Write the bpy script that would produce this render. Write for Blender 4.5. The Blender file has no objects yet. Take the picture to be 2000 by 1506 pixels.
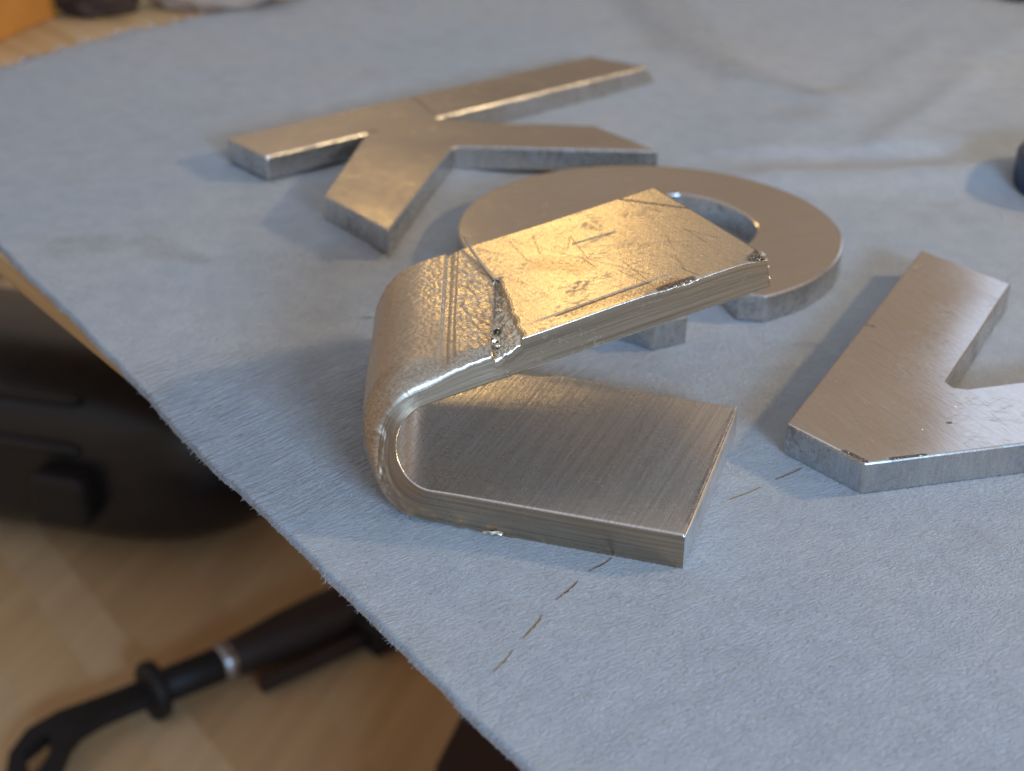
import bpy, bmesh, math, random
import numpy as np
from mathutils import Matrix, Vector, noise as mnoise

S = 0.001                      # everything below is laid out in millimetres
scn = bpy.context.scene
C = scn.collection
rnd = random.Random(7)

# ------------------------------------------------------------------ camera
cd = bpy.data.cameras.new("camera"); cam = bpy.data.objects.new("camera", cd); C.objects.link(cam)
pitch, roll = 0.4740, 0.0113
fwd = Vector((0, math.cos(pitch), -math.sin(pitch))); rt = Vector((1, 0, 0)); up = Vector((0, math.sin(pitch), math.cos(pitch)))
r2 = rt*math.cos(roll) + up*math.sin(roll); u2 = up*math.cos(roll) - rt*math.sin(roll)
M = Matrix((r2, u2, -fwd)).transposed().to_4x4(); M.translation = Vector((0, 0, 0.1391))
cam.matrix_world = M
cd.sensor_width = 36; cd.lens = 3012.5*36/2000; cd.clip_start = 0.005; cd.clip_end = 50
cd.dof.use_dof = True; cd.dof.focus_distance = 0.258; cd.dof.aperture_fstop = 21
scn.camera = cam

# ------------------------------------------------------------------ light
scn.view_settings.view_transform = 'Standard'; scn.view_settings.look = 'None'
scn.view_settings.exposure = 0.22; scn.view_settings.gamma = 1.0; scn.view_settings.use_curve_mapping = False
w = bpy.data.worlds.new("World"); scn.world = w; w.use_nodes = True
wn = w.node_tree; wn.nodes.clear()
wo = wn.nodes.new('ShaderNodeOutputWorld'); wb = wn.nodes.new('ShaderNodeBackground'); tc = wn.nodes.new('ShaderNodeTexCoord')
sx = wn.nodes.new('ShaderNodeSeparateXYZ'); cr = wn.nodes.new('ShaderNodeValToRGB')
wn.links.new(tc.outputs['Generated'], sx.inputs[0]); wn.links.new(sx.outputs[2], cr.inputs[0])
cr.color_ramp.elements[0].position = 0.45; cr.color_ramp.elements[0].color = (.31, .235, .175, 1)   # timber walls of the room
cr.color_ramp.elements[1].position = 0.85; cr.color_ramp.elements[1].color = (.43, .47, .54, 1)      # pale ceiling
wz = wn.nodes.new('ShaderNodeTexNoise'); wz.inputs['Scale'].default_value = 2.2; wz.inputs['Detail'].default_value = 2     # uneven tone of the room
wr = wn.nodes.new('ShaderNodeMapRange'); wr.inputs[1].default_value = .3; wr.inputs[2].default_value = .7; wr.inputs[3].default_value = .55; wr.inputs[4].default_value = 1.4
wn.links.new(tc.outputs['Generated'], wz.inputs['Vector']); wn.links.new(wz.outputs['Fac'], wr.inputs[0]); wn.links.new(wr.outputs[0], wb.inputs[1])
wn.links.new(cr.outputs[0], wb.inputs[0]); wn.links.new(wb.outputs[0], wo.inputs[0])

def lamp(name, az, el, dist, size, power, color, tgt=(10, 300, 0), size_y=None):
    l = bpy.data.lights.new(name, 'AREA'); l.shape = 'DISK' if size_y is None else 'RECTANGLE'
    l.size = size
    if size_y: l.size_y = size_y
    l.energy = power; l.color = color
    o = bpy.data.objects.new(name, l); C.objects.link(o)
    a, e = math.radians(az), math.radians(el)
    d = Vector((math.cos(e)*math.cos(a), math.cos(e)*math.sin(a), math.sin(e)))
    o.location = Vector(tgt)*S + d*dist
    o.rotation_euler = d.to_track_quat('Z', 'Y').to_euler()
    return o
lamp("desk_lamp", 4, 28, 0.70, 0.045, 1.8, (1, .72, .38))                      # warm lamp on the right
lamp("window_light", -66, 17, 0.90, 0.26, 6.4, (.38, .64, 1), size_y=0.13)     # cool daylight raking in low from the front right
lamp("far_window", 62, 22, 1.4, 0.30, 0.32, (.50, .70, 1), size_y=0.45)         # dim cool window across the bench
lamp("far_lamp", 98, 24.5, 1.3, 0.13, 0.30, (1, .62, .20), size_y=0.10)         # warm shaded lamp across the bench

# ------------------------------------------------------------------ helpers
def link(name, me, mat=None, parent=None):
    o = bpy.data.objects.new(name, me); C.objects.link(o)
    if mat is not None:
        for m in (mat if isinstance(mat, (list, tuple)) else [mat]): me.materials.append(m)
    if parent is not None: o.parent = parent
    return o
def mesh(name, v, f, smooth=True):
    me = bpy.data.meshes.new(name); me.from_pydata([tuple(np.asarray(p, float)*S) for p in v], [], f); me.update()
    if smooth: me.polygons.foreach_set('use_smooth', [True]*len(me.polygons))
    return me
def fastmesh(name, V, F, smooth=True):
    V = np.asarray(V, np.float32)*S; F = np.asarray(F, np.int32); k = F.shape[1]
    me = bpy.data.meshes.new(name)
    me.vertices.add(len(V)); me.vertices.foreach_set('co', V.ravel())
    me.loops.add(F.size); me.loops.foreach_set('vertex_index', F.ravel())
    me.polygons.add(len(F)); me.polygons.foreach_set('loop_start', np.arange(0, F.size, k, dtype=np.int32))
    me.polygons.foreach_set('loop_total', np.full(len(F), k, np.int32))
    me.update(calc_edges=True)
    if smooth: me.polygons.foreach_set('use_smooth', np.ones(len(F), bool))
    return me
def from_bm(name, bm, smooth=False):
    bm.normal_update()
    me = bpy.data.meshes.new(name); bm.to_mesh(me); bm.free()
    for v in me.vertices: v.co *= S
    if smooth: me.polygons.foreach_set('use_smooth', [True]*len(me.polygons))
    me.update(); return me
def empty(name, loc):
    o = bpy.data.objects.new(name, None); C.objects.link(o); o.location = Vector(loc)*S; o.empty_display_size = .01
    return o
def tag(o, label=None, cat=None, group=None, kind=None):
    if label: o['label'] = label
    if cat: o['category'] = cat
    if group: o['group'] = group
    if kind: o['kind'] = kind
    return o
def keep(o, root):                    # parent without moving
    o.parent = root; o.matrix_parent_inverse = Matrix.Translation(-root.location); return o
def box(bm, c, s, rz=0.0, bev=0.0, seg=2):
    m = Matrix.Translation(c) @ Matrix.Rotation(rz, 4, 'Z') @ Matrix.Diagonal((s[0], s[1], s[2], 1))
    r = bmesh.ops.create_cube(bm, size=1.0, matrix=m)
    if bev:
        es = list({e for v in r['verts'] for e in v.link_edges})
        bmesh.ops.bevel(bm, geom=es, offset=bev, segments=seg, affect='EDGES', profile=.5)
def prism(poly, z0, z1, bev=0.35, seg=2, base=None):
    bm = bmesh.new(); base = base or poly
    a = [bm.verts.new((x, y, z0)) for x, y in base]; b = [bm.verts.new((x, y, z1)) for x, y in poly]
    n = len(poly); bm.faces.new(a[::-1]); bm.faces.new(b)
    for i in range(n): bm.faces.new((a[i], a[(i+1) % n], b[(i+1) % n], b[i]))
    bmesh.ops.recalc_face_normals(bm, faces=bm.faces[:])
    if bev:
        es = [e for e in bm.edges if e.calc_face_angle(0) > math.radians(35)]
        bmesh.ops.bevel(bm, geom=es, offset=bev, segments=seg, affect='EDGES', profile=.5)
    return bm
def loft(rings, cap=True):
    n = len(rings[0]); V = [p for r in rings for p in r]; F = []
    for i in range(len(rings)-1):
        for j in range(n):
            F.append((i*n+j, i*n+(j+1) % n, (i+1)*n+(j+1) % n, (i+1)*n+j))
    if cap: F.append(tuple(range(n))[::-1]); F.append(tuple((len(rings)-1)*n+j for j in range(n)))
    return V, F
def tube(path, rads, n=20, flat=1.0, flatdir=Vector((0, 0, 1))):
    rings = []
    P = [Vector(p) for p in path]
    for i, p in enumerate(P):
        t = (P[min(i+1, len(P)-1)]-P[max(i-1, 0)]).normalized()
        s = t.cross(flatdir).normalized(); q = s.cross(t).normalized()
        rings.append([p + s*(rads[i]*math.cos(a)) + q*(rads[i]*flat*math.sin(a)) for a in [2*math.pi*j/n for j in range(n)]])
    return loft(rings)

# ------------------------------------------------------------------ materials
class G:
    def __init__(s, name):
        s.m = bpy.data.materials.new(name); s.m.use_nodes = True; s.nt = s.m.node_tree; s.nt.nodes.clear()
        s.out = s.nt.nodes.new('ShaderNodeOutputMaterial'); s.b = s.nt.nodes.new('ShaderNodeBsdfPrincipled')
        s.nt.links.new(s.b.outputs[0], s.out.inputs[0])
    def node(s, t, **k):
        n = s.nt.nodes.new(t)
        for a, v in k.items(): setattr(n, a, v)
        return n
    def put(s, sock, v):
        if v is None: return
        if isinstance(v, bpy.types.NodeSocket): s.nt.links.new(v, sock)
        else:
            if sock.type == 'RGBA' and len(v) == 3: v = (*v, 1)
            sock.default_value = v
    def set(s, **k):
        for a, v in k.items(): s.put(s.b.inputs[a.replace('_', ' ')], v)
    def math(s, op, a, b=None, c=None, clamp=False):
        n = s.node('ShaderNodeMath', operation=op, use_clamp=clamp)
        for i, v in enumerate((a, b, c)):
            if v is not None: s.put(n.inputs[i], v)
        return n.outputs[0]
    def coord(s, kind='Object'):
        t = s.node('ShaderNodeTexCoord'); v = s.node('ShaderNodeVectorMath', operation='SCALE')
        s.put(v.inputs[0], t.outputs[kind]); v.inputs['Scale'].default_value = 1000 if kind == 'Object' else 100
        return v.outputs[0]
    def mapv(s, vec, rot=0, sc=(1, 1, 1), loc=(0, 0, 0)):
        n = s.node('ShaderNodeMapping'); s.put(n.inputs[0], vec)
        r = s.node('ShaderNodeMapping'); s.put(r.inputs[0], vec); r.inputs['Rotation'].default_value = (0, 0, math.radians(rot))
        s.put(n.inputs[0], r.outputs[0]); n.inputs['Scale'].default_value = sc; n.inputs['Location'].default_value = loc
        return n.outputs[0]
    def noise(s, vec, scale=1, detail=3, rough=.55, dist=0, out='Fac'):
        n = s.node('ShaderNodeTexNoise'); s.put(n.inputs['Vector'], vec)
        n.inputs['Scale'].default_value = scale; n.inputs['Detail'].default_value = detail
        n.inputs['Roughness'].default_value = rough; n.inputs['Distortion'].default_value = dist
        return n.outputs[out]
    def voro(s, vec, scale=1, feat='F1'):
        n = s.node('ShaderNodeTexVoronoi', feature=feat); s.put(n.inputs['Vector'], vec); n.inputs['Scale'].default_value = scale
        return n.outputs['Distance']
    def rng(s, v, a, b, c=0, d=1, smooth=True):
        n = s.node('ShaderNodeMapRange', interpolation_type='SMOOTHSTEP' if smooth else 'LINEAR')
        s.put(n.inputs['Value'], v)
        for i, q in zip(('From Min', 'From Max', 'To Min', 'To Max'), (a, b, c, d)): n.inputs[i].default_value = q
        return n.outputs[0]
    def mix(s, f, a, b):
        n = s.node('ShaderNodeMix', data_type='RGBA'); s.put(n.inputs[0], f); s.put(n.inputs[6], a); s.put(n.inputs[7], b); return n.outputs[2]
    def bump(s, h, dist, strength=1, nrm=None):
        n = s.node('ShaderNodeBump'); s.put(n.inputs['Height'], h); n.inputs['Distance'].default_value = dist*S
        n.inputs['Strength'].default_value = strength
        if nrm is not None: s.put(n.inputs['Normal'], nrm)
        return n.outputs[0]
    def seg(s, vec, a, b, wid, soft=1.0):     # mask of a line a-b of half width wid
        a = Vector((*a, 0)); b = Vector((*b, 0)); d = b-a; L2 = d.length_squared
        sub = s.node('ShaderNodeVectorMath', operation='SUBTRACT'); s.put(sub.inputs[0], vec); sub.inputs[1].default_value = a
        mu = s.node('ShaderNodeVectorMath', operation='MULTIPLY'); s.put(mu.inputs[0], sub.outputs[0]); mu.inputs[1].default_value = (1, 1, 0)
        dp = s.node('ShaderNodeVectorMath', operation='DOT_PRODUCT'); s.put(dp.inputs[0], mu.outputs[0]); dp.inputs[1].default_value = d/L2
        t = s.math('MINIMUM', s.math('MAXIMUM', dp.outputs['Value'], 0.0), 1.0)
        sc = s.node('ShaderNodeVectorMath', operation='SCALE'); sc.inputs[0].default_value = d; s.put(sc.inputs['Scale'], t)
        di = s.node('ShaderNodeVectorMath', operation='DISTANCE'); s.put(di.inputs[0], mu.outputs[0]); s.put(di.inputs[1], sc.outputs[0])
        return s.rng(di.outputs['Value'], wid, wid*(1+soft), 1, 0)
    def mx(s, L):
        r = L[0]
        for q in L[1:]: r = s.math('MAXIMUM', r, q)
        return r

def metal(name, base=(.74, .71, .67), rough=.28, coord='Object', streaks=((0, .04, 5, 1),), sb=.010, mott=.10, peel=0, warp=0, warp_sc=.03,
          dark=(), blot=.62, blot_col=(.32, .24, .17), scr=0.0, pits=0.0, grime=(), zsc=0, strk=.35, grain=0, lines=(), rbend=None):
    g = G(name); v = g.coord(coord)
    st = None
    for rot, al, ac, amp in streaks:
        q = g.math('MULTIPLY', g.noise(g.mapv(v, rot, (al, ac, zsc if zsc else al)), 1, 3, .6), amp)
        st = q if st is None else g.math('ADD', st, q)
    m1 = g.noise(v, .12, 4, .6); m2 = g.noise(v, .9, 4, .65)
    bl = g.rng(g.math('ADD', g.math('MULTIPLY', m1, .55), g.math('MULTIPLY', m2, .45)), blot-.07, blot+.10)
    col = g.mix(g.math('MULTIPLY', bl, .75), base, blot_col)
    col = g.mix(g.rng(st, .5*sum(q[3] for q in streaks)-.10, .5*sum(q[3] for q in streaks)+.13, 0, strk), col, tuple(c*.55 for c in base))
    h = g.math('MULTIPLY', st, sb)
    masks = [g.seg(v, a, b, wd, sf) for a, b, wd, sf in dark]
    if masks:
        mk = g.mx(masks); mk = g.math('MULTIPLY', mk, g.rng(g.noise(v, 2.2, 3, .7), .34, .5))
        col = g.mix(g.math('MULTIPLY', mk, .85), col, (.10, .07, .05)); h = g.math('ADD', h, g.math('MULTIPLY', mk, -.05))
    gm = [g.seg(v, a, b, wd, sf) for a, b, wd, sf in grime]
    if gm:
        k = g.math('MULTIPLY', g.mx(gm), g.rng(g.noise(v, 1.9, 5, .75), .38, .66)); col = g.mix(g.math('MULTIPLY', k, .75), col, (.16, .09, .045))
    if lines:
        lk = g.mx([g.seg(v, *q) for q in lines]); col = g.mix(g.math('MULTIPLY', lk, .6), col, (.22, .15, .08)); h = g.math('ADD', h, g.math('MULTIPLY', lk, -.04))
    if scr:
        for rot in (28, -37, 71, 8):
            n = g.rng(g.noise(g.mapv(v, rot, (.05, 5.5, .05), (rot, 0, 0)), 1, 1, .3), .705, .76)
            brk = g.rng(g.noise(v, .16, 2, .5, 0), .47, .6)
            k = g.math('MULTIPLY', n, brk); h = g.math('ADD', h, g.math('MULTIPLY', k, -.03*scr)); col = g.mix(g.math('MULTIPLY', k, .5*scr), col, (.25, .18, .11))
    if pits:
        pt = g.rng(g.voro(v, .8), .0, .13, 1, 0); k = g.math('MULTIPLY', pt, g.rng(g.noise(v, .3, 2), .5, .62))
        col = g.mix(g.math('MULTIPLY', k, pits), col, (.09, .07, .055))
    if peel:
        pn = g.math('ADD', g.noise(v, .95, 3, .6), g.math('MULTIPLY', g.noise(v, 2.4, 2, .5), .4)); h = g.math('ADD', h, g.math('MULTIPLY', pn, peel))
    if grain:
        h = g.math('ADD', h, g.math('MULTIPLY', g.noise(v, 4.5, 3, .6), grain))
    if warp:
        h = g.math('ADD', h, g.math('MULTIPLY', g.noise(v, warp_sc, 1, .4), warp))
    r = g.math('ADD', g.math('ADD', g.math('MULTIPLY', g.math('SUBTRACT', m2, .5), mott*1.6), g.math('MULTIPLY', bl, .22)), rough, clamp=True)
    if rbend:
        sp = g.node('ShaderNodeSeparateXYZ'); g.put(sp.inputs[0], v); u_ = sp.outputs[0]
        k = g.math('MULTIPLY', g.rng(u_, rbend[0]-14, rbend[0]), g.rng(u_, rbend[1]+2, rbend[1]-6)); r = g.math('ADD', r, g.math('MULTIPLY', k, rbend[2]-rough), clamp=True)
        col = g.mix(g.math('MULTIPLY', k, .55), col, rbend[3])       # bend darkened to tarnish brown in the base colour, to damp the window highlight
    g.set(Base_Color=col, Metallic=1.0, Roughness=r, Normal=g.bump(h, 1.0, 1.0))
    return g.m
def plain(name, col, rough=.5, metallic=0, nsc=.3, amt=.25, bump=.02, coat=0, spec=.5, stretch=(1, 1, 1), rot=0):
    g = G(name); v = g.coord('Object'); n = g.noise(g.mapv(v, rot, stretch), nsc, 4, .6)
    g.set(Base_Color=g.mix(n, tuple(c*(1-amt) for c in col), tuple(min(1, c*(1+amt)) for c in col)), Roughness=g.math('ADD', rough-.08, g.math('MULTIPLY', n, .16)),
          Metallic=metallic, Normal=g.bump(n, bump), Coat_Weight=coat, Specular_IOR_Level=spec)
    return g.m
def wood(name, a, b, rot=0, sc=.25):
    g = G(name); v = g.coord('Object'); n = g.noise(g.mapv(v, rot, (.02, .5, .5)), sc, 5, .6, .6); n2 = g.noise(g.mapv(v, rot, (.05, 3, 3)), 1, 3)
    f = g.math('ADD', g.math('MULTIPLY', n, .75), g.math('MULTIPLY', n2, .25))
    g.set(Base_Color=g.mix(g.rng(f, .3, .7), a, b), Roughness=.5, Normal=g.bump(n2, .04)); return g.m

# suede leather
def leather_mat():
    g = G('grey_suede'); v = g.coord('Object')
    big = g.noise(v, .011, 3, .55, .4); mid = g.noise(v, .05, 4, .6, .3)
    col = g.mix(g.rng(big, .36, .66), (.455, .50, .55), (.50, .52, .54))
    col = g.mix(g.rng(mid, .52, .74, 0, .35), col, (.36, .365, .37))
    col = g.mix(g.rng(g.noise(v, .16, 3, .6), .35, .65, .0, .30), col, (.33, .365, .41))
    spots_and_shade = [((-88, 345), (-82, 338), 2.0, 2.5), ((-78, 338), (-73, 333), 1.2, 2), ((-106, 341), (-100, 343), 3, 2), ((60, 291), (63, 291), .8, 1.5), 
             ((92.3, 468.5), (93.3, 468), .7, 1.2), ((48, 610), (61, 531), 9, 1.2), ((61, 531), (74, 493), 5, 1.6), ((74, 493), (93, 468.5), 2.2, 2.0)]  # last three strokes paint the crease's shade into the suede colour
    mk = g.math('MULTIPLY', g.mx([g.seg(v, *s_) for s_ in spots_and_shade]), g.rng(g.noise(v, .35, 4, .7), .3, .62, .25, .9))
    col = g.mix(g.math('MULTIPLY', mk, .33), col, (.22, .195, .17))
    fine = g.noise(g.mapv(v, -28, (.7, 2.2, 1)), 1.1, 4, .68, .5)
    peb = g.voro(v, 1.1)
    col = g.mix(g.rng(fine, .50, .30, 0, .34), col, (.23, .255, .30))
    pit = g.math('MULTIPLY', g.rng(g.voro(g.mapv(v, -28, (1, 1.5, 1)), .55), .16, .04), g.rng(g.noise(v, .2, 2), .45, .6))
    col = g.mix(g.math('MULTIPLY', pit, .6), col, (.17, .18, .21))
    crs = g.math('MULTIPLY', g.noise(g.mapv(v, -44, (.16, 1.25, 1)), 1, 3, .6, .35), g.seg(v, (-55, 252), (-14, 262), 16, 1.8))
    h = g.math('ADD', g.math('ADD', g.math('ADD', g.math('MULTIPLY', crs, 3.6), g.math('MULTIPLY', g.noise(g.mapv(v, -35, (.8, 1.3, 1)), .42, 3, .6, .4), .6)), g.math('MULTIPLY', fine, .85)), g.math('ADD', g.math('MULTIPLY', peb, .06), g.math('MULTIPLY', pit, -.14)))
    g.set(Base_Color=col, Roughness=.95, Specular_IOR_Level=.12, Sheen_Weight=.10, Sheen_Roughness=.5, Normal=g.bump(h, 1.0, .9))
    return g.m
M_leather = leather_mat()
M_nap = plain('suede_fibre', (.47, .495, .535), .95, nsc=.6, amt=.30, bump=0, spec=.1)

# ------------------------------------------------------------------ setting
M_bench = wood('pale_bench_wood', (.46, .30, .14), (.62, .44, .24), 50)
bm = prism([(150, -12), (-62.4, 263.3), (-122, 339.4), (-420, 720), (-420, 1000), (700, 1000), (700, -12)], -8, -1.6, .8)
tag(link('workbench_top', from_bm('workbench_top', bm), M_bench), kind='structure')

lower = tag(link('lower_shelf', from_bm('lower_shelf', prism([(-1100, 100), (800, 100), (800, 1600), (-1100, 1600)], -350, -330, 0)), plain('dark_gap', (.16, .10, .06))), kind='structure')
tones = [tuple(tuple(min(.8, c*k_) for c, k_ in zip(q, (1.5, 1.43, 1.32))) for q in p_) for p_ in [((.37, .24, .13), (.46, .31, .17)), ((.44, .31, .18), (.53, .39, .24)), ((.34, .22, .13), (.42, .28, .17)), ((.42, .28, .15), (.52, .36, .2)), ((.36, .25, .14), (.46, .33, .19))]]
pm = [wood('plank_wood', a, b, 55, .2) for a, b in tones]
ang = math.atan2(-85, 61)
dirv = Vector((math.cos(ang), math.sin(ang), 0)); nrm = Vector((-dirv.y, dirv.x, 0))
edge = -380.0
for k, wd in [(2, 90), (0, 85), (3, 62), (0, 50), (3, 46), (1, 30), (3, 34), (1, 26), (0, 52), (4, 70), (2, 80), (4, 78), (2, 80), (0, 80)]:
    off = edge + wd/2; edge += wd
    c = Vector((-226, 600, 0)) + nrm*off + dirv*30
    bm = bmesh.new(); box(bm, (0, 0, 0), (1000, wd+.02, 8), 0, 0)
    o = link('plank', from_bm('plank', bm), pm[k], lower)
    o.location = Vector((c.x, c.y, -327.5))*S; o.rotation_euler = (0, 0, ang)

# ------------------------------------------------------------------ leather sheet
def smooth(a, b, x):
    t = np.clip((x-a)/(b-a), 0, 1); return t*t*(3-2*t)
def segd(X, Y, a, b):
    a = np.array(a, float); b = np.array(b, float); d = b-a
    t = np.clip(((X-a[0])*d[0]+(Y-a[1])*d[1])/(d@d), 0, 1)
    return np.hypot(X-a[0]-t*d[0], Y-a[1]-t*d[1])
rs = np.random.RandomState(3)
def fbm1(x, seed, freqs=(1, 2.3, 5.1, 11), amp=.55):
    r = np.random.RandomState(seed); y = 0*x; a = 1
    for f in freqs: y = y+a*np.sin(x*f*(0.8+.4*r.rand())+r.rand()*6.28); a *= amp
    return y
CL, CB, CR, CK = np.array([-195, 450.]), np.array([62, 79.]), np.array([370, 420.]), np.array([90, 812.])
NS, NR = 430, 480
s_ = np.linspace(0, 1, NS); r_ = np.linspace(0, 1, NR)**1.0
Sg, Rg = np.meshgrid(s_, r_, indexing='ij')
XY = ((1-Sg)*(1-Rg))[..., None]*CL + (Sg*(1-Rg))[..., None]*CB + (Sg*Rg)[..., None]*CR + ((1-Sg)*Rg)[..., None]*CK
X, Y = XY[..., 0].copy(), XY[..., 1].copy()
# slight bow and torn wobble of the two visible edges
nl = np.array([-.822, -.57]); nb = np.array([-.785, .619])
wl = np.exp(-Rg*30); e1 = (np.sin(Sg*math.pi)*3.0 - .4)
e1 = e1 + .30*fbm1(Sg*31, 1)*np.exp(-Rg*70) + .05*fbm1(Sg*210, 2)*np.exp(-Rg*200)
X -= 0*wl; X += -nl[0]*0 + nl[0]*e1*wl; Y += nl[1]*e1*wl
wk = np.exp(-Sg*26); tear = np.maximum(0, fbm1(Rg*70, 5)-.4)*2.8 + .9*fbm1(Rg*190, 6)
e2 = 9*np.exp(-((Rg-.24)/.16)**2) + tear*np.exp(-Sg*120)
X += nb[0]*e2*wk; Y += nb[1]*e2*wk
def leather_z(X, Y):
    Z = 0*X
    # long fold behind the ring letter: a swell with a steep near side
    f = 404 + .17*(X-40) + 3*np.sin(X*.045)
    Z += (3.0*np.exp(-((Y-f+17)/9.5)**2) + 2.2*smooth(0, 8, Y-f)*(1-.85*smooth(9, 75, Y-f)))*smooth(42, 74, X)
    d = np.minimum(np.minimum(segd(X, Y, (44, 620), (61, 531)), segd(X, Y, (61, 531), (74, 493))), segd(X, Y, (74, 493), (93, 468)))
    Z += 1.7*np.exp(-(d/9)**2)
    for a, b, hh, ww in [((88, 440), (150, 545), 1.2, 8), ((105, 420), (152, 500), 1.2, 6), ((115, 470), (190, 560), 1.0, 10), ((-140, 520), (-60, 470), 1.0, 16)]:
        Z += hh*np.exp(-(segd(X, Y, a, b)/ww)**2)
    Z += .35*np.sin(X*.06+1)*np.sin(Y*.05)*smooth(420, 520, Y)
    # the letter K rides on a slight swell
    Z += .019*np.clip(450-Y, 0, 118)*np.exp(-(np.maximum(segd(X, Y, (-36, 350), (-18, 430))-9, 0)/9)**2)
    # droop past the bench edge
    dl = ((X+124)*(.822)+(Y-347)*.57)       # distance inside the near edge
    Z -= 1.6*(1-smooth(0, 26, dl))*smooth(300, 230, Y)
    # worn corner
    return Z
Z = leather_z(X, Y)
top = np.stack([X, Y, Z], -1).reshape(-1, 3)
idx = np.arange(NS*NR).reshape(NS, NR)
F = np.stack([idx[:-1, :-1], idx[1:, :-1], idx[1:, 1:], idx[:-1, 1:]], -1).reshape(-1, 4)
rim = np.concatenate([idx[0, ::-1], idx[1:, 0], idx[-1, 1:], idx[-2:0:-1, -1]])
bot = top[rim].copy(); bot[:, 2] -= 1.5; n0 = len(top); k = len(rim)
a = np.arange(k); b = (a+1) % k
F2 = np.stack([rim[a], n0+a, n0+b, rim[b]], -1)
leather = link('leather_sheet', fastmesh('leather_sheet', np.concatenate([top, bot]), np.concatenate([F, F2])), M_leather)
tag(leather, 'grey-blue suede leather sheet with a ragged edge, spread under the metal letters', 'leather sheet')

def blades(P, D, Ln, Wd, up):           # thin curved two-quad fibres
    n = len(P); D = D/np.linalg.norm(D, axis=1)[:, None]
    sd = np.cross(D, np.array([0, 0, 1.])); sd /= np.linalg.norm(sd, axis=1)[:, None]+1e-9
    zz = np.array([0, 0, 1.])
    p0 = P; p1 = P + D*(Ln*.5)[:, None] + zz*(up*.8)[:, None]; p2 = P + D*Ln[:, None] + zz*(up*rs.uniform(.3, 1.2, n))[:, None] + sd*(Ln*rs.uniform(-.25, .25, n))[:, None]
    h = sd*Wd[:, None]
    V = np.stack([p0-h, p0+h, p1+h*.8, p1-h*.8, p2+h*.25, p2-h*.25], 1).reshape(-1, 3)
    b0 = (np.arange(n)*6)[:, None]
    F = np.concatenate([b0+np.array([[0, 1, 2, 3]]), b0+np.array([[3, 2, 4, 5]])])
    return V, F
# nap lying over the part that is close to the lens
n = 150000
px = rs.uniform(-70, 150, n); py = 150+230*rs.rand(n)**1.35
ins = ((px+124)*.822+(py-347)*.57 > 1.0)
px, py = px[ins], py[ins]; n = len(px)
pz = leather_z(px, py)
th = math.radians(33) + .55*np.sin(px*.07+py*.045) + .5*np.sin(px*.31-py*.23) + rs.normal(0, .55, n)
D = np.stack([np.cos(th), np.sin(th), 0*th], 1)
V, F = blades(np.stack([px, py, pz-.03], 1), D, rs.uniform(.35, .95, n), rs.uniform(.035, .07, n), rs.uniform(.04, .20, n))
nap = link('suede_nap', fastmesh('suede_nap', V, F), M_nap, leather); nap['kind'] = 'stuff'
# loose fibres along the cut edges
i1 = rs.randint(0, NS, 2600); Pn = np.stack([X[i1, 0], Y[i1, 0], Z[i1, 0]-rs.uniform(0, 1.4, 2600)], 1)
Dn = np.stack([nl[0]+rs.normal(0, .8, 2600), nl[1]+rs.normal(0, .8, 2600), rs.normal(0, .25, 2600)], 1)
clump = np.clip(fbm1(i1*.13, 9), 0, 2)
V1, F1 = blades(Pn, Dn, rs.uniform(.3, .8, 2600)*(1+.3*clump), np.full(2600, .045), rs.normal(0, .25, 2600))
j1 = rs.randint(0, NR//2, 1800); Pb = np.stack([X[0, j1], Y[0, j1], Z[0, j1]-rs.uniform(0, 1.4, 1800)], 1)
Db = np.stack([nb[0]+rs.normal(0, .8, 1800), nb[1]+rs.normal(0, .8, 1800), rs.normal(0, .3, 1800)], 1)
V2, F2 = blades(Pb, Db, rs.uniform(.8, 4.0, 1800), np.full(1800, .2), rs.normal(.2, .5, 1800))
fz = link('edge_fibres', fastmesh('edge_fibres', np.concatenate([V1, V2]), np.concatenate([F1, F2+len(V1)])), M_nap, leather); fz['kind'] = 'stuff'
# row of slits cut through the suede
M_slit = plain('raw_brown_leather', (.13, .065, .03), .9, nsc=1.5, amt=.5)
M_slit2 = plain('tan_raw_leather', (.22, .14, .065), .9, nsc=1.5, amt=.5)
for (ax, ay, bx_, by_, wd, mt) in [(52.1, 239.8, 46.9, 235.6, .30, 0), (43.8, 233.0, 37.9, 228.6, .25, 1), (16.6, 210.2, 12.6, 206.0, .33, 0), (10.9, 203.5, 7.3, 198.2, .38, 0), (5.1, 194.6, 2.2, 189.0, .48, 1), (0.6, 186.5, -2.2, 181.6, .30, 1)]:
    p = np.array([ax, ay]); q = np.array([bx_, by_]); d = q-p; nn = np.array([-d[1], d[0]])/np.hypot(*d); m_ = 13
    V = []; Fc = []
    for i in range(m_):
        t = i/(m_-1); c = p+d*t+nn*(.10*math.sin(t*5)+.05*rnd.uniform(-1, 1)); hw = .62*wd*(math.sin(math.pi*min(max(t, .03), .97))**.7)*(.7+.6*rnd.random())
        zl_ = float(leather_z(np.array([c[0]]), np.array([c[1]]))[0]); V += [(*(c-nn*hw), zl_-.05), (*c, zl_+.13), (*(c+nn*hw), zl_-.05)]
    for i in range(m_-1):
        for j in (0, 1): Fc.append((i*3+j, i*3+j+1, i*3+j+4, i*3+j+3))
    link('slit', mesh('slit', V, Fc), (M_slit, M_slit2)[mt], leather)

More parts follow.
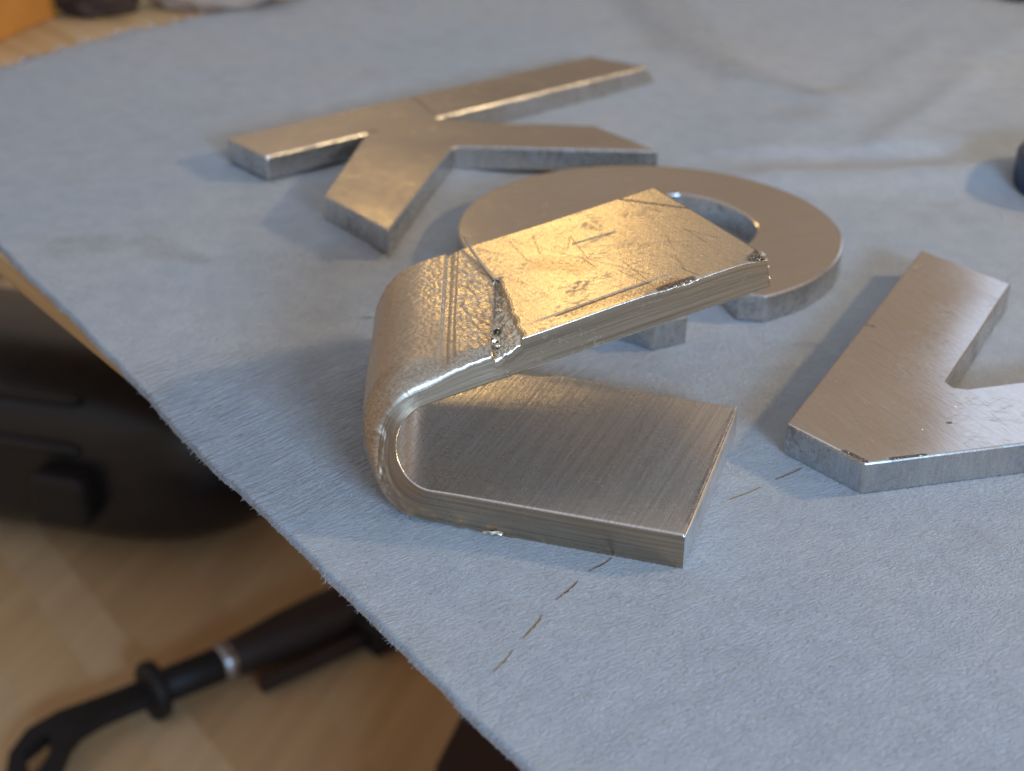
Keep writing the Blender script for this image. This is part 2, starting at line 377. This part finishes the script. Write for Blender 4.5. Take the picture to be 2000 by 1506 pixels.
# ------------------------------------------------------------------ bent bar
T = 6.35; AX, AY, TH, WD, S0, PHI, RI, BETA, LEN = 27.77, 207.267, 2.8351, 46.048, 43.331, 0.338, 5.530, 2.9483, 136.993
def strip(u, v, zl):
    e = np.array([math.cos(TH), math.sin(TH)]); n = np.array([math.sin(TH), -math.cos(TH)])
    p = (u-S0)*math.cos(PHI)-v*math.sin(PHI); q = (u-S0)*math.sin(PHI)+v*math.cos(PHI)
    rn = RI+T/2; a = np.clip(p/rn, 0, BETA); rho = RI+T-zl
    ext = np.maximum(p-BETA*rn, 0); pm_ = np.minimum(p, 0)
    pp = pm_+rho*np.sin(a)+ext*math.cos(BETA); zz = T+RI-rho*np.cos(a)+ext*math.sin(BETA)
    uu = S0+pp*math.cos(PHI)+q*math.sin(PHI); vv = -pp*math.sin(PHI)+q*math.cos(PHI)
    return np.stack([AX+uu*e[0]+vv*n[0], AY+uu*e[1]+vv*n[1], zz], -1)
def vnoise(x, y, seed):        # smooth value noise
    r = np.random.RandomState(seed); tb = r.rand(256, 256)
    xi = np.floor(x).astype(int); yi = np.floor(y).astype(int); fx = x-xi; fy = y-yi
    fx = fx*fx*(3-2*fx); fy = fy*fy*(3-2*fy)
    g_ = lambda i, j: tb[i % 256, j % 256]
    return (g_(xi, yi)*(1-fx)+g_(xi+1, yi)*fx)*(1-fy)+(g_(xi, yi+1)*(1-fx)+g_(xi+1, yi+1)*fx)*fy
def fb(x, y, seed, o=4):
    s = 0; a = 1; tot = 0
    for i in range(o): s = s+a*vnoise(x*2.03**i, y*2.03**i, seed+i); tot += a; a *= .55
    return s/tot - .5
def outer_drop(u, v):          # how far the outer skin is pushed in (mm)
    p = (u-S0)*math.cos(PHI)-v*math.sin(PHI); al = p/(RI+T/2)
    d = 0*u
    bendz = smooth(.35, .9, al)*(1-smooth(BETA+.1, BETA+1.6, al))
    d += bendz*(.20*fb(u*1.5, v*1.5, 11, 3) + .14*fb(u*3.1, v*3.1, 31, 2))
    ug = 76+.367*v; gx = u-ug; hw = 1.25+.35*smooth(20, 0, v)
    grv = smooth(hw+.25, hw-.25, np.abs(gx)); d += grv*smooth(.5, 3.0, v)*(.42 + .34*fb(gx*2.6+40, v*.02, 51, 3) + .12*np.sign(-gx))
    ue = 84.2+.395*v; tool = smooth(hw*.9, hw*.9+.6, gx)*smooth(.15, -.15, u-ue)*smooth(28.5, 26.5, v)
    tri = smooth(hw*.9, hw*.9+.6, gx)*smooth(94.9, 94.5, u)*smooth(26.5, 28.5, v)
    d += (tool+tri)*(.22 + .22*fb(u*.5, v*2.4, 61, 3) + .20*fb(u*1.6, v*.5, 67, 2))
    wg = .7+np.maximum(27-v, 0)*.185 + .9*fb(u*0+3, v*.9, 71, 3); gx2 = u-ue
    gou = smooth(-.12, .12, gx2)*smooth(wg+.25, wg-.25, gx2)*smooth(27.6, 26.2, v)
    d += gou*np.maximum(.15, (1.25*(1-.55*np.clip(gx2/np.maximum(wg, .3), 0, 1)) + 1.25*fb(u*1.6, v*1.6, 81, 4)))
    lip = np.exp(-((gx2-wg-.35)/.28)**2)*smooth(27.6, 26.2, v); d -= lip*(.10+.30*np.maximum(fb(u*2, v*2, 91, 2), 0))
    # metal dragged over the near edge beside the bend
    A_ = 3.3*smooth(46, 60, u)*(1-.55*smooth(70, 82, u))*smooth(91, 85, u); w_ = 3.5+4.5*smooth(86, 66, u)
    q_ = np.clip(1-v/w_, 0, 1); d += A_*(1-np.sqrt(np.maximum(1-q_*q_, 0)))
    d += .10*fb(u*.10, v*2.2, 97, 3)*smooth(48, 60, u)*smooth(92, 84, u)*smooth(8, 3, v)
    d += .14*(1-np.sqrt(np.maximum(1-np.clip(1-v/.14, 0, 1)**2, 0)))          # small worn round on the rest of the near edge
    # edge nicks and torn corner on the free end
    d += .55*smooth(113, 117, u)*smooth(127, 121, u)*np.exp(-(v/.8)**2)*(.6+1.2*fb(u*1.3, v*2, 101, 3))
    d += .9*np.exp(-(((u-137)/2.6)**2+(v/2.2)**2))*(1+2*fb(u*1.8, v*1.8, 111, 3))
    d += .13*np.exp(-((v-4.2-.03*(u-90))/.16)**2)*smooth(92, 97, u)*smooth(127, 118, u)
    d += .42*fb(u*.045, v*.045, 121, 1) + .002*fb(u*1.6, v*1.6, 131, 3)*smooth(88, 96, u)
    for (u0, v0, u1, v1, dp, wd) in [(113, 31.3, 121.2, 30.6, .16, .22), (121, 30.6, 114, 29, .06, .2), (97, 44, 110, 12, .05, .16), (103, 45, 118, 8, .05, .16), (113, 29, 133, 14, .05, .16)]:
        d += dp*np.exp(-(segd(u, v, (u0, v0), (u1, v1))/wd)**2)
    return d
NU = 470
us = np.concatenate([np.linspace(0, 40, 80), np.linspace(40, 100, 290)[1:], np.linspace(100, LEN, 110)[1:]]); NU = len(us)
vo = np.linspace(0, WD, 200); rr = .30
vo = np.clip(vo, rr, WD-rr); vo[0] = rr
vi = np.linspace(WD-rr, rr, 120); zs = np.linspace(rr, T-rr, 20)
loop = []        # (v, zl, kind)
for v in np.concatenate([np.array([0, .03, .07, .14, .25, .4, .55, .7, .85, 1.0, 1.15, 1.3, 1.45, 1.6]), np.linspace(1.6, WD-rr, 190)[1:]]): loop.append((v, 0., 0))
for a_ in (22.5, 45, 67.5): loop.append((WD-rr+rr*math.sin(math.radians(a_)), rr-rr*math.cos(math.radians(a_)), 0))
for z_ in zs: loop.append((WD, z_, 2))
for a_ in (22.5, 45, 67.5): loop.append((WD-rr+rr*math.cos(math.radians(a_)), T-rr+rr*math.sin(math.radians(a_)), 1))
for v in vi: loop.append((v, T, 1))
for a_ in (22.5, 45, 67.5): loop.append((rr-rr*math.sin(math.radians(a_)), T-rr+rr*math.cos(math.radians(a_)), 1))
for z_ in zs[::-1]: loop.append((0., z_, 2))
loop = np.array(loop); NL = len(loop)
U, Lv = np.meshgrid(us, loop[:, 0], indexing='ij'); _, Lz = np.meshgrid(us, loop[:, 1], indexing='ij'); _, Lk = np.meshgrid(us, loop[:, 2], indexing='ij')
wt = np.clip(1-Lz/T, 0, 1)             # the push fades through the thickness
dr_ = outer_drop(U, np.clip(Lv, 0, WD))
Zl = Lz + dr_*np.where(Lk == 0, 1, wt*(Lk == 2))
side = (Lk == 2)
Vv = Lv + np.where(side, (.05*fb(U*.06, Lz*1.8, 141, 3) + .02*fb(U*.2, Lz*4, 151, 2))*np.where(Lv > WD/2, 1, -1), 0)
# bulged edges where the bar was squeezed in the bend, flakes on the near lower edge, burr on the far edge
P_ = (U-S0)*math.cos(PHI)-Lv*math.sin(PHI); al = P_/(RI+T/2); bz = smooth(-.6, .4, al)*(1-smooth(2.2, 3.2, al))
front = np.exp(-(Lv/2.0)**2)
Vv -= front*bz*(.25*(1-wt)-.1*wt + .16*fb(U*.12, Lz*1.4, 161, 3))
Vv += 1.5*np.exp(-(Lv/3.2)**2)*np.exp(-((al-1.75)/.6)**2)*(.35+.65*wt)      # the near edge is pinched in at the turn
fl = np.exp(-(Lv/1.2)**2)*smooth(3.2, .3, Lz)*smooth(26, 33, U)*smooth(66, 56, U)
Vv -= fl*(.15+1.3*np.maximum(fb(U*.45, Lz*.4, 171, 4), -.1)); 
bk = np.exp(-((Lv-WD)/1.2)**2)*smooth(T-2.5, T, Lz)*smooth(22, 25, U)*smooth(40, 33, U)
Vv += bk*(1.1+1.2*fb(U*.4, Lz, 181, 3)); Zl += bk*.25
Pos = strip(U, Vv, Zl)
Pos[..., 2] = np.maximum(Pos[..., 2], -.05)
V = Pos.reshape(-1, 3); idx = np.arange(NU*NL).reshape(NU, NL); nx = np.roll(idx, -1, axis=1)
F = np.stack([idx[:-1], nx[:-1], nx[1:], idx[1:]], -1).reshape(-1, 4)
kindF = np.maximum(Lk[:-1], 0).reshape(-1)
# end caps: fans of quads between outer and inner halves
caps = []
for row in (0, NU-1):
    c0 = len(V); cen = strip(np.array([us[row]]), np.array([WD/2]), np.array([T/2])); V = np.concatenate([V, cen])
    for j in range(NL):
        j2 = (j+1) % NL
        caps.append((idx[row, j2], idx[row, j], c0) if row == 0 else (idx[row, j], idx[row, j2], c0))
me = bpy.data.meshes.new('bar_body')
allF = [tuple(f) for f in F.tolist()] + [tuple(int(q) for q in f) for f in caps]
me.from_pydata((V*S).tolist(), [], allF); me.update()
uvl = me.uv_layers.new(name='UVMap')
uvU = np.concatenate([U.reshape(-1), [0, LEN]]); uvO = np.concatenate([np.where(Lk == 2, Lz, Lv).reshape(-1), [WD/2, WD/2]])
li = np.empty(len(me.loops), np.int32); me.loops.foreach_get('vertex_index', li)
uv = np.stack([uvU[li], uvO[li]], 1).astype(np.float32)/100
uvl.data.foreach_set('uv', uv.ravel())
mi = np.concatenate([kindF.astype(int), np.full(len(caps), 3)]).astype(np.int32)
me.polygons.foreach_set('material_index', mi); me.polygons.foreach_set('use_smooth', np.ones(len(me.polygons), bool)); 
_r = random.Random(21)
LINES = [(((u_ := _r.uniform(97, 132)), (v_ := _r.uniform(3, 42))), (u_+_r.uniform(-3, 3), v_+_r.choice((-1, 1))*_r.uniform(3, 14)), .045, 1.2) for _ in range(16)]
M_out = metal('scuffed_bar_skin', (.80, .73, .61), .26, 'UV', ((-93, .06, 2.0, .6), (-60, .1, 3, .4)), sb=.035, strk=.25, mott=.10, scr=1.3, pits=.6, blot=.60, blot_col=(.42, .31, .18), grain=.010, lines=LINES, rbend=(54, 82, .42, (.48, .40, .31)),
              dark=[((113, 31.3), (121.2, 30.6), .10, 1), ((98, 4.0), (116, 4.6), .12, 4), ((116.5, .9), (122.5, .9), .5, 1.2), ((135, 1), (138, 3), .9, 1.2), ((129, 45.5), (137, 30), .15, 2)],
              grime=[((85.0, 1.5), (88.5, 11), 1.6, .8), ((90, 14), (95, 26.5), .7, 1.0), ((104, 27), (109, 20), 1.0, 4), ((100, 3), (120, 2), .8, 1.5), ((50, 1.2), (82, 1.0), 1.7, 1.3), ((60, 4), (68, 5), 1.5, 1.6)])  # last two darken the bend's near edge against the window highlight
M_in = metal('brushed_bar_face', (.78, .76, .73), .25, 'UV', ((-95, .02, 1.7, .7), (-88, .03, 4, .4)), sb=.07, mott=.10, strk=.5, scr=.5, pits=.4, blot=.60, blot_col=(.45, .36, .30),
             grime=[((.3, 4), (.3, 44), .35, 1.5)])
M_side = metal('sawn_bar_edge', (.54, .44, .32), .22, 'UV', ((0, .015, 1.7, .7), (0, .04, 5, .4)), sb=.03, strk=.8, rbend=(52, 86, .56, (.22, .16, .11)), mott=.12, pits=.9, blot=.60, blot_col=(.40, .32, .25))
M_end = metal('sawn_bar_end', (.74, .74, .74), .42, 'Object', ((0, .3, .3, .5),), sb=.02, mott=.1, blot=.66)
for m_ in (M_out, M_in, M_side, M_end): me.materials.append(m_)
bar = empty('bent_metal_bar', (10, 230, 0))
body = bpy.data.objects.new('bar_body', me); C.objects.link(body); keep(body, bar)
tag(bar, 'flat metal bar folded back over itself into a hairpin, golden scuffed upper arm', 'metal bar')
# curl of metal peeled up beside the gouge
A = strip(np.array([94.9]), np.array([26.6]), np.array([.15]))[0]; B_ = strip(np.array([95.4]), np.array([45.9]), np.array([0.]))[0]
V = []; Fc = []
for i in range(15):
    t = i/14; c = A+(B_-A)*t + np.array([-.4*math.sin(t*3), 0, 0.1+2.2*t**1.2]); wv = np.array([.62, .1, .1])*(.62-.42*t); hv = np.array([0, 0, .16])
    V += [c-wv-hv, c+wv-hv*.5, c+wv+hv, c-wv*.8+hv*1.4]
for i in range(14):
    for j in range(4): Fc.append((i*4+j, i*4+(j+1) % 4, i*4+4+(j+1) % 4, i*4+4+j))
Fc += [(3, 2, 1, 0), (56, 57, 58, 59)]
keep(link('sliver', mesh('sliver', V, Fc, False), metal('bright_sliver', (.62, .62, .62), .3, 'Object', sb=.01)), bar)
# flakes of torn metal: in the gouge, on the near lower edge and at the free corner
M_flake = metal('torn_flake', (.75, .68, .56), .33, 'Object', sb=.03, mott=.2)
def flake(p, r, seed, sq=(1, 1, .5)):
    bm = bmesh.new(); bmesh.ops.create_icosphere(bm, subdivisions=2, radius=r)
    rr_ = random.Random(seed); o_ = Vector((rr_.uniform(0, 50), rr_.uniform(0, 50), 0))
    for v in bm.verts:
        v.co *= 1+1.1*mnoise.noise(v.co*(1.6/r)+o_); v.co.x *= sq[0]; v.co.y *= sq[1]; v.co.z *= sq[2]
        v.co += Vector(p)
    keep(link('burr', from_bm('burr', bm, False), M_flake), bar)
for i, (u, v, z, r) in enumerate([(86.3, 4.2, .7, .75), (88.0, 8.6, .65, .8), (86.0, 2.4, 1.0, .55), (90.8, 14.5, .5, .55), (85.2, .6, 1.9, .6), (87.0, 1.2, 1.6, .5), (88.4, .8, 1.2, .45)]):
    flake(strip(np.array([u]), np.array([v]), np.array([z]))[0], r, i)
for i, (u, z, r) in enumerate([(31.2, .55, .8), (32.6, .35, .6)]):
    flake(strip(np.array([u]), np.array([-.25]), np.array([z]))[0], r, 40+i, (1.7, .45, .5))
for i, (u, v, z, r) in enumerate([(136.6, .6, .2, .5), (137.1, .3, 1.0, .35), (137.1, .2, 2.2, .3), (136.9, 1.6, .1, .4), (137.1, .1, 4.4, .25), (120.5, .2, .2, .35), (122, .2, .2, .3), (119, .3, .2, .3)]):
    flake(strip(np.array([u]), np.array([v]), np.array([z]))[0], r, 70+i, (1, 1, .7))

# ------------------------------------------------------------------ cut metal letters
M_let = lambda nm, rot, seed, **k: metal(nm, (.72, .695, .67), .135, 'Object', ((rot, .02, 1.8, .8), (rot+22, .04, 3, .4)), sb=.012, mott=.12, scr=.6, strk=.14, pits=.25, blot=.66, warp=.75, warp_sc=.024, **k)
M_lside = metal('sawn_letter_edge', (.66, .65, .63), .27, 'Object', ((0, 2.2, 2.2, .6),), zsc=.12, pits=.7, sb=.02, mott=.15, blot=.545, blot_col=(.20, .18, .17))
def worn(poly, seed, step=5.0, j=.035):
    r_ = random.Random(seed); out = []
    for i in range(len(poly)):
        a, b = Vector(poly[i]), Vector(poly[(i+1) % len(poly)]); n = max(1, int((b-a).length/step))
        for k in range(n):
            q = a.lerp(b, k/n); out.append((q.x+(r_.gauss(0, j) if k else 0), q.y+(r_.gauss(0, j) if k else 0)))
    return out
def letter(name, poly, mat, label, base=None, bev=.4):
    poly = worn(poly, 5); base = worn(base, 5) if base else None
    bm = prism(poly, 0.02, T, bev, 2, base)
    for f in bm.faces: f.material_index = 0 if f.normal.z > .6 else 1
    o = link(name, from_bm(name, bm), [mat, M_lside]); tag(o, label, 'letter', None); return o
Kp = [(-78.1, 405.5), (-64.9, 389.5), (-40.6, 411.6), (-46.4, 359.4), (-28.8, 335.7), (-16.8, 399.0), (-15.6, 400.4), (38.4, 398.2), (22.4, 421.1), (-8.8, 422.6), (-22.4, 427.1), (41.8, 486.7), (24.4, 499.5)]
Kb = [(x+(4 if i in (11, 12) else 0), y+(3 if i in (11, 12) else 0)) for i, (x, y) in enumerate(Kp)]
kk = letter('metal_letter_k', Kp, M_let('brushed_letter_k', 45, 1, dark=[((-31, 450.7), (-22, 428), .25, 1.5)], grime=[((-40.5, 412.2), (-39, 413.5), 1.0, 1)]),
            'brushed metal letter K lying flat on suede behind the ring letter', Kb)
kk.rotation_euler = (-math.radians(1.08), 0, 0); kk.location = (0, -.0035-.450*(math.cos(math.radians(1.08))-1), .450*math.sin(math.radians(1.08)))
Oc = np.array([31.9, 341.1]); R1, R0 = 45.06, 24.4; f1 = np.array([.961, .276]); f2 = np.array([-.276, .961])
loc = []
for a_ in np.linspace(-76.5, 236, 90): loc.append((R1*math.cos(math.radians(a_)), R1*math.sin(math.radians(a_))))
loc += [(-23, -43.5), (-17.5, -51), (-9.5, -49), (-7.3, -37.5)]
for a_ in np.linspace(258, -64, 80):        # the eye of the letter sits off centre and is taller than wide
    ca_, sa_ = math.cos(math.radians(a_)), math.sin(math.radians(a_))
    wx, wy = 9.3+16.4*math.copysign(abs(ca_)**1.2, ca_), 2+21.4*math.copysign(abs(sa_)**1.2, sa_)
    loc.append((wx*f1[0]+wy*f1[1], wx*f2[0]+wy*f2[1]))
loc += [(5.4, -33), (5.2, -41)]
Op = [tuple(Oc+f1*x+f2*y) for x, y in loc]
letter('metal_letter_omega', Op, M_let('brushed_letter_omega', -30, 2), 'brushed metal ring letter with two short feet, under the raised arm of the bent bar')
Vp = [(49.7, 245.0), (61.0, 230.9), (90.7, 238.6), (168, 258.6), (161, 281), (97.6, 262.8), (86.0, 259.6), (83.6, 260.2), (82.9, 262.4), (108.6, 309.9), (93.5, 329.2)]
letter('metal_letter_lambda', Vp, M_let('brushed_letter_lambda', 62, 3, dark=[((58.3, 234.8), (61, 231.6), .5, 1.2), ((66, 232.6), (72, 234.0), .35, 1.2), ((79, 246), (79.4, 246), .25, 1)],
       grime=[((72.5, 288), (74, 287), .4, 1)]), 'brushed metal two-armed letter with a blunt chipped corner, beside the bent bar')

# small shaving beside the bend
bm = bmesh.new()
for q in range(4):
    a_ = rnd.uniform(0, 6.28); bmesh.ops.create_cone(bm, segments=4, radius1=.35, radius2=.02, depth=2.2, cap_ends=True,
        matrix=Matrix.Translation((-31.0+.5*math.cos(a_), 302.5+.5*math.sin(a_), .55)) @ Matrix.Rotation(a_, 4, 'Z') @ Matrix.Rotation(1.25, 4, 'Y'))
tag(link('metal_shaving', from_bm('metal_shaving', bm), metal('shaving_metal', (.6, .58, .5), .3)), 'tiny spiky metal shaving on the suede beside the bend of the bar', 'shaving')

# ------------------------------------------------------------------ things on the lower shelf
M_black = plain('black_gloss_plastic', (.011, .012, .015), .30, coat=.0, amt=.3, nsc=.08, bump=.005)
M_blackm = plain('black_matt_plastic', (.008, .008, .009), .55, amt=.3)
case = empty('black_tool_case', (-240, 752, -323))
rings = []
ca = math.radians(166); cdv = Vector((math.cos(ca), math.sin(ca), 0)); cnv = Vector((math.sin(ca), -math.cos(ca), 0))   # cnv points away from camera
for i in range(30):
    t = i/29; sx_ = 420*t**1.3; k_ = (1-max(0, 1-sx_/100)**2.4)**.5 if sx_ < 100 else 1.0
    k_ = max(k_, .03); cen = Vector((-104, 726, -323+54)) + cdv*sx_
    rings.append([cen + cnv*(74*k_*math.copysign(abs(math.cos(a_))**.75, math.cos(a_))) + Vector((0, 0, 54*k_*math.copysign(abs(math.sin(a_))**.75, math.sin(a_)))) for a_ in [2*math.pi*j/48 for j in range(48)]])
V, Fc = loft(rings); keep(link('case_body', mesh('case_body', V, Fc), M_black), case)
for (zz, off, l0, l1) in [(-250, -72.5, 100, 390), (-228, -60, 104, 390)]:
    a_ = Vector((-104, 726, zz))+cdv*l0+cnv*off; b_ = Vector((-104, 726, zz))+cdv*l1+cnv*off
    V, Fc = tube([a_, a_+(b_-a_)*.02, b_], [2, 3.6, 3.6], 12); keep(link('rib', mesh('rib', V, Fc), M_black), case)
bm = bmesh.new(); box(bm, (-226, 676, -272), (31, 26, 30), ca, 5, 3); keep(link('latch', from_bm('latch', bm, False), M_blackm), case)
tag(case, 'glossy black rounded tool case below the edge of the leather sheet', 'tool case')

tool = empty('hand_tool', (-152, 576, -323))
M_brown = plain('dark_brown_grip', (.030, .018, .015), .6, amt=.35, nsc=.1)
M_steel = plain('polished_ferrule', (.55, .58, .62), .38, 1, amt=.1, bump=.004)
ax = Vector((-134.9, 586.7, -310.7)); d1 = (Vector((-84.3, 366.7, 0))-Vector((-114.0, 344.5, 0))).normalized(); d2 = (Vector((-41.3, 402.8, 0))-Vector((-84.3, 366.7, 0))).normalized()
def along(l): return ax + (d1*l if l < 0 else d2*l)
V, Fc = tube([along(l) for l in (-32, -31, -1.6, -.8)], [7.4, 8.2, 8.4, 8.0], 28); keep(link('sleeve', mesh('sleeve', V, Fc), M_blackm), tool)
V, Fc = tube([along(l) for l in (-2, -1.4, 3.5, 4.2)], [8.2, 9.2, 9.2, 8.6], 28); keep(link('ferrule', mesh('ferrule', V, Fc), M_steel), tool)
V, Fc = tube([along(l) for l in (-39, -38.4, -36, -32, -31)], [11, 13.5, 14.5, 13.5, 11.5], 32); keep(link('collar', mesh('collar', V, Fc), M_blackm), tool)
V, Fc = tube([along(l) for l in (3.8, 6.4, 19, 35, 56, 80, 120)], [8.6, 9.4, 10.4, 12.0, 12.8, 13, 12.6], 28); keep(link('grip', mesh('grip', V, Fc), M_brown), tool)
sd_ = Vector((d2.y, -d2.x, 0))
bm = bmesh.new(); c_ = along(45)+sd_*20+Vector((0, 0, -5)); box(bm, c_, (74, 5, 8), math.atan2(d2.y, d2.x), .8); keep(link('side_rail', from_bm('side_rail', bm), M_brown), tool)
bm = bmesh.new(); c_ = along(80)+sd_*21+Vector((0, 0, -3)); box(bm, c_, (29, 22, 14), math.atan2(d2.y, d2.x), 1.2); keep(link('side_catch', from_bm('side_catch', bm), M_blackm), tool)
# flat strap ending in an eyelet that curls over at the end
path = [(along(-37), 7.4), (along(-51), 7.2), (along(-64), 7.8), (along(-74)+Vector((-1, -2, 0)), 9.5), (along(-82)+Vector((-1.3, -6.4, -1)), 11.8), (along(-87)+Vector((.8, -14.4, -1.6)), 12.4), (along(-89)+Vector((3.5, -26, -3)), 11.2), (along(-88)+Vector((6, -38, -5)), 9.6), (along(-86)+Vector((8, -54, -7.0)), 9.0)]
L_, R_ = [], []
for i, (p, wd) in enumerate(path):
    t_ = (path[min(i+1, len(path)-1)][0]-path[max(i-1, 0)][0]).normalized(); s__ = Vector((-t_.y, t_.x, 0)).normalized()
    L_.append(p+s__*wd); R_.append(p-s__*wd)
V = []; Fc = []
n_ = len(path); hole = (3, 5)
def quadstrip(a, b):      # closed box strip between rails a and b
    o_ = len(V)
    for p, q in zip(a, b): V.extend([p+Vector((0, 0, 3.2)), q+Vector((0, 0, 3.2)), q-Vector((0, 0, 3.2)), p-Vector((0, 0, 3.2))])
    for i in range(len(a)-1):
        for j in range(4): Fc.append((o_+i*4+j, o_+i*4+(j+1) % 4, o_+i*4+4+(j+1) % 4, o_+i*4+4+j))
    e_ = o_+(len(a)-1)*4; Fc.append((o_+3, o_+2, o_+1, o_)); Fc.append((e_, e_+1, e_+2, e_+3))
mid = [(a+b)/2 for a, b in zip(L_, R_)]
gap = [1.0, 1.0, 1.0, 1.0, .06, .42, .06, 1.0, 1.0]
quadstrip(L_[:5], R_[:5]); quadstrip(L_[6:], R_[6:])
il = [m+(l-m)*g_ for m, l, g_ in zip(mid, L_, gap)]; ir = [m+(r-m)*g_ for m, r, g_ in zip(mid, R_, gap)]
quadstrip(L_[4:7], il[4:7]); quadstrip(ir[4:7], R_[4:7])
st_ = keep(link('eyelet_strap', mesh('eyelet_strap', V, Fc, False), M_blackm), tool)
md = st_.modifiers.new('b', 'BEVEL'); md.width = .0005; md.segments = 2
tag(tool, 'dark handled tool with steel ferrule, flared collar and eyelet strap on the wooden planks', 'hand tool')

bm = prism([(-27.7, 459), (-14.2, 505), (48, 464), (64, 352), (-28.5, 360)], -323, -259, 1.6)
bb = link('dark_brown_block', from_bm('dark_brown_block', bm), plain('stained_block', (.035, .018, .016), .38, amt=.35, nsc=.05, rot=60, stretch=(.1, 1, 1)))
tag(bb, 'dark brown stained block below the sheet, beside the gripped tool', 'block')

# ------------------------------------------------------------------ things at the back of the bench
bm = prism([(-169, 572), (-190, 494), (-290, 520), (-268, 600)], -1.6, 34, .8)
ob = link('orange_cardboard_box', from_bm('orange_cardboard_box', bm), plain('orange_card', (.50, .20, .035), .6, amt=.18, nsc=.05)); tag(ob, 'orange cardboard box standing on the bench behind the torn leather edge', 'box')
def crumple(name, c, sz, mat, seed, sub=4, amp=.45):
    bm = bmesh.new(); bmesh.ops.create_icosphere(bm, subdivisions=sub, radius=1)
    o_ = Vector((seed*3.1, seed*1.7, seed))
    for v in bm.verts:
        n_ = mnoise.fractal(v.co*1.7+o_, .8, 2.1, 4) ; rg = 1-abs(mnoise.noise(v.co*2.6+o_))*2
        v.co *= 1+amp*n_*.6+amp*.35*rg
        v.co = Vector((v.co.x*sz[0], v.co.y*sz[1], max(v.co.z, -.72)*sz[2]))+Vector(c)
    return link(name, from_bm(name, bm, True), mat)
g = G('clear_plastic'); g.set(Base_Color=(.62, .52, .45), Roughness=.12, Transmission_Weight=.35, IOR=1.3, Specular_IOR_Level=.6); M_bag = g.m
tag(crumple('plastic_bag', (-112, 592, 7), (26, 17, 12), M_bag, 4), 'crumpled clear plastic bag with a bright glint behind the leather sheet', 'bag')
tag(crumple('dark_cloth', (-157, 578, 5), (13, 14, 9), plain('dark_brown_cloth', (.055, .032, .022), .9), 9), 'dark brown crumpled cloth between the orange box and plastic bag', 'cloth')
# jar lid and knob on the sheet
def lathe(prof, c, seg=48, knurl=0):
    rings = []
    for r, z_ in prof: rings.append([Vector((c[0]+(r+(knurl*(j % 2) if r > 1 else 0))*math.cos(2*math.pi*j/seg), c[1]+(r+(knurl*(j % 2) if r > 1 else 0))*math.sin(2*math.pi*j/seg), c[2]+z_)) for j in range(seg)])
    return loft(rings)
zc = float(leather_z(np.array([150.]), np.array([386.]))[0])
V, Fc = lathe([(19.2, 0), (20, .6), (20, 9), (19, 10.4), (17, 11), (.2, 11)], (153, 388, zc-.1), 96, .35)
tag(link('jar_lid', mesh('jar_lid', V, Fc), plain('navy_plastic', (.02, .05, .12), .35, amt=.2)), 'squat navy blue jar lid resting on the suede sheet', 'lid')
zc = float(leather_z(np.array([196.]), np.array([606.]))[0])
V, Fc = lathe([(4, 0), (7.5, 1.5), (9, 5), (9, 16), (6, 22), (6, 60), (.2, 61)], (196, 607, zc-.2), 40)
tag(link('tool_handle', mesh('tool_handle', V, Fc), plain('black_wood', (.03, .022, .016), .4)), 'dark upright tool handle at the far side of the suede sheet', 'handle')
